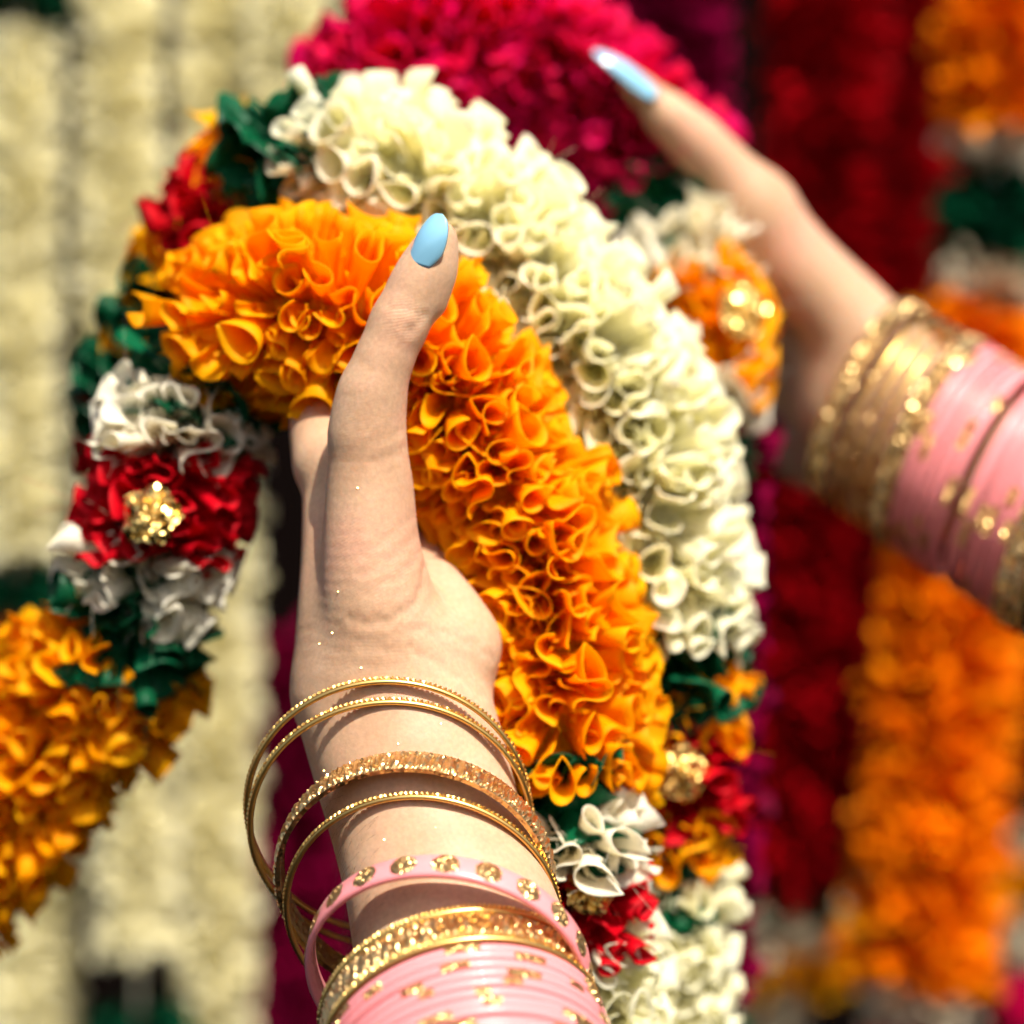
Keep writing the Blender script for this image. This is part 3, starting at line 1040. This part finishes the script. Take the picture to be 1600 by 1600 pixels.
# far hand
G = Body()
G.chain([(1045, 182, .706, 5.8), (1000, 140, .704, 4.6), (975, 116, .703, 3.2)], 3)
G.chain([(1045, 184, .706, 6.4), (1082, 216, .708, 8.2), (1128, 264, .711, 8.8), (1180, 328, .716, 11.2)], 4)
G.chain([(1180, 328, .716, 11.2), (1246, 418, .720, 12.8), (1325, 508, .724, 15.0), (1395, 596, .722, 17.0)], 6)
for dz in (-0.005, 0.006):
    G.limb([(stack(*FB, q, FA) + Vector((0.002, 0.004, dz)), r_) for q, r_ in ((-0.008, 18.5), (0.02, 19.0), (0.06, 20.0), (0.13, 23.0))], 5)
G.chain([(1245, 470, .746, 10.5), (1330, 590, .742, 14.0), (1400, 650, .728, 15)], 6)
G.chain([(1245, 550, .760, 10.5), (1320, 640, .752, 13.0), (1400, 690, .735, 15)], 6)
G.chain([(1250, 630, .768, 10.5), (1315, 690, .758, 12.0), (1400, 730, .740, 14)], 6)
G.chain([(1255, 705, .768, 10.5), (1320, 735, .758, 12.0), (1390, 760, .745, 13)], 6)
G.chain([(1240, 475, .750, 9.5), (1165, 450, .770, 8.4), (1100, 440, .772, 7.2)], 2.5)
G.chain([(1240, 550, .762, 9.5), (1160, 535, .780, 8.4), (1090, 525, .778, 7.2)], 2.5)
G.chain([(1245, 630, .770, 9.0), (1170, 612, .784, 8.0), (1100, 600, .780, 6.8)], 2.5)
G.chain([(1258, 700, .772, 8.2), (1185, 680, .784, 7.0), (1130, 665, .781, 5.8)], 2.5)
gv, gf = G.mesh(0.0011)
gb = P(1710, 885, .657)
fhand = link_mesh('hand', gv - np.array(gb), gf, SKIN)
fhand.location = gb
tag(fhand, 'far blurred hand at the right pointing its blue nailed thumb at the magenta ruffles', 'hand', 'hands holding the garlands')
fingernail(fhand, gb, P(1020, 141, .698), P(933, 72, .6945), (0.42, -0.60, 0.66), 0.0094, 0.0056)


# ------------------------------------------------------------------ bangles
def ring_matrix(px, py, d, tilt, roll):
    """tilt: angle between the ring's axis and the line of sight; roll: image direction the axis leans to (0 = up, clockwise)"""
    t, r = math.radians(tilt), math.radians(roll)
    n = Vector((math.sin(t) * math.sin(r), math.cos(t), math.sin(t) * math.cos(r)))
    return P(px, py, d), n.to_track_quat('Z', 'Y').to_matrix()


def ring_mesh(R, prof, nseg, mod=None):
    """sweep a closed profile [(dr, dz)] round a circle; mod(i, k) -> extra radial offset"""
    m = len(prof)
    V = []
    for i in range(nseg):
        a = 2 * math.pi * i / nseg
        for k, (dr, dz) in enumerate(prof):
            e = mod(i, k) if mod else (0, 0)
            r = R + dr + e[0]
            V.append((r * math.cos(a), r * math.sin(a), dz + e[1]))
    f = []
    for i in range(nseg):
        i2 = (i + 1) % nseg
        for k in range(m):
            k2 = (k + 1) % m
            f.append((i * m + k, i2 * m + k, i2 * m + k2, i * m + k2))
    return V, f


def oval(w, h, n=12):
    return [(w * math.cos(2 * math.pi * k / n), h * math.sin(2 * math.pi * k / n)) for k in range(n)]


BM = {}


def thin_meshes(R, bead=None):
    bead = bead or GOLD
    key = ('thin', R, bead.name)
    if key not in BM:
        V, f = ring_mesh(R, oval(0.0007, 0.00085, 10), 140)
        a = link_mesh('band', V, f, GOLD); me1 = a.data; bpy.data.objects.remove(a)
        # row of cut beads on the outer face
        V, f = [], []
        nb = 168
        for i in range(nb):
            an = 2 * math.pi * i / nb
            er = Vector((math.cos(an), math.sin(an), 0)); et = Vector((-math.sin(an), math.cos(an), 0)); ez = Vector((0, 0, 1))
            c = er * (R + 0.00060) + ez * 0.00055
            s = 0.00066
            tw = rng.uniform(-0.5, 0.5)
            pts = []
            for (x, y, z) in ((.8, 0, 0), (-.4, 0, 0), (0, 1, .35), (0, -1, -.35), (0, -.35, 1), (0, .35, -1), (.6, .65, .55), (.6, -.65, -.55)):
                q = er * x * s + et * (y * math.cos(tw) - z * math.sin(tw)) * s + ez * (y * math.sin(tw) + z * math.cos(tw)) * s
                pts.append(c + q)
            o = len(V)
            V += pts
            f += [(o + 0, o + 6, o + 4), (o + 0, o + 4, o + 7), (o + 0, o + 7, o + 5), (o + 0, o + 5, o + 6), (o + 6, o + 2, o + 4), (o + 7, o + 3, o + 5),
                  (o + 6, o + 5, o + 2), (o + 7, o + 4, o + 3), (o + 1, o + 4, o + 2), (o + 1, o + 3, o + 4), (o + 1, o + 5, o + 3), (o + 1, o + 2, o + 5)]
        b = link_mesh('bead_row', V, f, bead, smooth=False); me2 = b.data; bpy.data.objects.remove(b)
        BM[key] = (me1, me2)
    return BM[key]


def wide_meshes(R, w, mat=None):
    mat = mat or GOLD_TEX
    key = ('wide', R, w, mat.name)
    if key not in BM:
        prof = [(0, -w / 2), (0.0012, -w / 2 - 0.0001), (0.0016, -w / 2 + 0.0006), (0.0017, -w * .25), (0.0017, 0), (0.0017, w * .25), (0.0016, w / 2 - 0.0006), (0.0012, w / 2 + 0.0001), (0, w / 2)]
        nseg = 384

        def mod(i, k):
            if k in (3, 4, 5):
                ph = (i % 6)
                cut = [0.0003, 0.00025, 0.0, -0.0004, -0.0005, -0.0001][ph] if (i // 24) % 3 != 2 else [0.0002, -0.0003, 0.0002, -0.0003, 0.0002, -0.0003][ph]
                return (cut + rng.uniform(-0.0002, 0.0002), rng.uniform(-0.0002, 0.0002))
            if k in (2, 6):
                return (0.00025 * (1 if i % 3 == 0 else -1), 0)
            return (0, 0)
        V, f = ring_mesh(R, prof, nseg, mod)
        a = link_mesh('band', V, f, mat, smooth=False); me = a.data; bpy.data.objects.remove(a)
        BM[key] = (me,)
    return BM[key]


def glitter_patch_mesh(R, dr, a0, a1, w, n=16, m=5, name='glitter_patch', dot=False):
    """a crust of gold glitter on a bangle's outer face"""
    V, f = [], []
    for i in range(n + 1):
        for k in range(m + 1):
            u, v = i / n, k / m
            uu, vv = 2 * u - 1, 2 * v - 1
            if dot:
                rr = math.hypot(uu, vv)
                mx = max(abs(uu), abs(vv)) / (rr + 1e-9) if rr > 0 else 1
                uu, vv = uu * mx, vv * mx
            a = (a0 + a1) / 2 + (a1 - a0) / 2 * uu
            edge = max(abs(2 * u - 1), abs(2 * v - 1))
            z = w / 2 * vv
            if dot:
                r = R + dr + 0.0003 - 0.0004 * edge ** 4
            else:
                r = R + dr * math.cos(vv * 1.05) + 0.00012
                z = dr * math.sin(vv * 1.05)
            jr = rng.uniform(-0.00006, 0.00010) if dot else rng.uniform(-0.0001, 0.00016)
            V.append(((r + jr) * math.cos(a), (r + jr) * math.sin(a), z + rng.uniform(-0.0001, 0.0001)))
    for i in range(n):
        for k in range(m):
            a = i * (m + 1) + k
            f.append((a, a + m + 1, a + m + 2)); f.append((a, a + m + 2, a + 1))
    return V, f


def bangle(kind, label, px, py, d, tilt, roll, R, group, spin=0.0, w=0.0066, patches=(), sparkle=None):
    loc, rot = ring_matrix(px, py, d, tilt, roll)
    e = empty({'thin': 'thin_bangle', 'wide': 'wide_bangle', 'pink': 'pink_bangle', 'dots': 'pink_bangle'}[kind], loc)
    e.rotation_euler = (rot @ Matrix.Rotation(spin, 3, 'Z')).to_euler()
    tag(e, label, 'bangle', group)
    if kind == 'thin':
        a, b = thin_meshes(R, sparkle)
        link_obj('band', a, e)
        o = link_obj('bead_row', b, e); o['kind'] = 'stuff'
    elif kind == 'wide':
        link_obj('band', wide_meshes(R, w, sparkle)[0], e)
    elif kind == 'pink':
        key = ('pink', R)
        if key not in BM:
            V, f = ring_mesh(R, oval(0.0013, 0.00135, 12), 144)
            a = link_mesh('band', V, f, PINK); BM[key] = a.data; bpy.data.objects.remove(a)
        link_obj('band', BM[key], e)
        for a0, a1 in patches:
            V, f = glitter_patch_mesh(R, 0.0013, a0, a1, 0.002, max(6, int((a1 - a0) * R / 0.0006)))
            link_mesh('glitter_patch', V, f, GLITTER, e, smooth=False)
    elif kind == 'dots':
        w = 0.0070
        prof = [(0, -w / 2), (0.0009, -w / 2), (0.0014, -w / 2 + 0.0006), (0.0015, 0), (0.0014, w / 2 - 0.0006), (0.0009, w / 2), (0, w / 2)]
        V, f = ring_mesh(R, prof, 160)
        link_mesh('band', V, f, PINK, e)
        nd = 21
        for i in range(nd):
            a = 2 * math.pi * i / nd
            V, f = glitter_patch_mesh(R, 0.0015, a - 0.0032 / R, a + 0.0032 / R, 0.0060, 10, 10, dot=True)
            link_mesh('glitter_dot', V, f, GLITTER, e, smooth=False)
    return e


NG = 'bangles on the near wrist'
FG = 'bangles on the far wrist'
bangle('thin', 'thin gold bangle nearest the near hand', 606, 1264, .5785, 21, -4, .0338, NG, 0.0)
bangle('thin', 'thin gold bangle second from the near hand, crossing the first at the left', 611, 1292, .5790, 23, -6, .0338, NG, 0.4)
bangle('wide', 'wide cut gold bangle between two thin gold ones on the near wrist', 648, 1372, .5725, 26, 8, .0318, NG, 0.2, 0.0072)
bangle('thin', 'thin gold bangle just below the wide loose gold bangle', 660, 1428, .5710, 25, 8, .0325, NG, 0.9)
bangle('dots', 'pink bangle with round gold glitter dots on the near wrist', 700, 1518, .557, 34, 12, .0318, NG, 0.15)


def stack_bangle(kind, label, s, R, base, lean, group, axis=None, **kw):
    q = stack(*base, s, axis or lean)
    px = 800 + q.x / q.y / K
    py = 800 - (q.z - ZC) / q.y / K
    return bangle(kind, label, px, py, q.y, lean[0] + rng.uniform(-0.8, 0.8), lean[1] + rng.uniform(-1.2, 1.2), R, group, **kw)


SB = (714, 1574, .558)
LN = (37, -17)
stack_bangle('thin', 'thin gold bangle at the top of the near stack, beside the dotted pink one', 0.000, .0316, SB, LN, NG, spin=.3)
stack_bangle('wide', 'wide cut gold bangle in the near stack above the pink ones', 0.0048, .0306, SB, LN, NG, spin=.5, w=0.0070)
stack_bangle('thin', 'thin gold bangle touching the first pink bangle of the near stack', 0.0092, .0318, SB, LN, NG, spin=.7)
ORD = ['first', 'second', 'third', 'fourth', 'fifth', 'sixth', 'seventh', 'eighth', 'ninth', 'tenth', 'eleventh', 'twelfth']
prng = random.Random(5)
for i in range(11):
    pts = []
    c0 = prng.uniform(0, 0.5)
    for q in range(7):
        c0 += prng.uniform(0.55, 1.15)
        ln = prng.uniform(0.10, 0.28)
        pts.append((c0, c0 + ln))
    stack_bangle('pink', ORD[i] + ' plain pink bangle with glitter patches in the near stack, from the hand', 0.0124 + 0.0027 * i, .0316 + prng.uniform(-.0001, .0002), SB, LN, NG, patches=pts)
stack_bangle('thin', 'thin gold bangle below the pink ones at the bottom edge', 0.0432, .0318, SB, LN, NG, spin=.1)
stack_bangle('wide', 'wide cut gold bangle lowest on the near arm, cut by the bottom edge', 0.0480, .0308, SB, LN, NG, spin=.1, w=0.006)

far_bangle = lambda kind, label, s, R, **kw: stack_bangle(kind, label, s, R, FB, FL, FG, axis=FA, sparkle=SPARKLE, **kw)
far_bangle('wide', 'wide gold bangle nearest the far hand', -0.001, .0308, w=0.0056)
for i, s in enumerate((0.0072, 0.0116, 0.0164)):
    far_bangle('thin', ORD[i] + ' of the three thin sparkling gold bangles on the far wrist, from the hand', s, .0318, spin=i * .4)
far_bangle('wide', 'wide gold bangle beside the pink ones on the far wrist', 0.0232, .0316, w=0.0058, spin=.4)
s = 0.0288
for i in range(12):
    if i == 6: s += 0.0035
    pts = []
    c0 = prng.uniform(0, 0.8)
    for q in range(6):
        c0 += prng.uniform(0.7, 1.3)
        pts.append((c0, c0 + prng.uniform(0.10, 0.28)))
    grp = 'first' if i < 6 else 'second'
    far_bangle('pink', ORD[i % 6] + ' pink bangle of the ' + grp + ' pink set on the far arm, from the hand', s, .0320, patches=pts)
    s += 0.0029
far_bangle('wide', 'wide gold bangle farthest up the far arm at the right edge', s + 0.003, .0320, w=0.0074, spin=.2)
far_bangle('thin', 'thin gold bangle farthest up the far arm beyond the wide one', s + 0.0085, .0324, spin=.2)
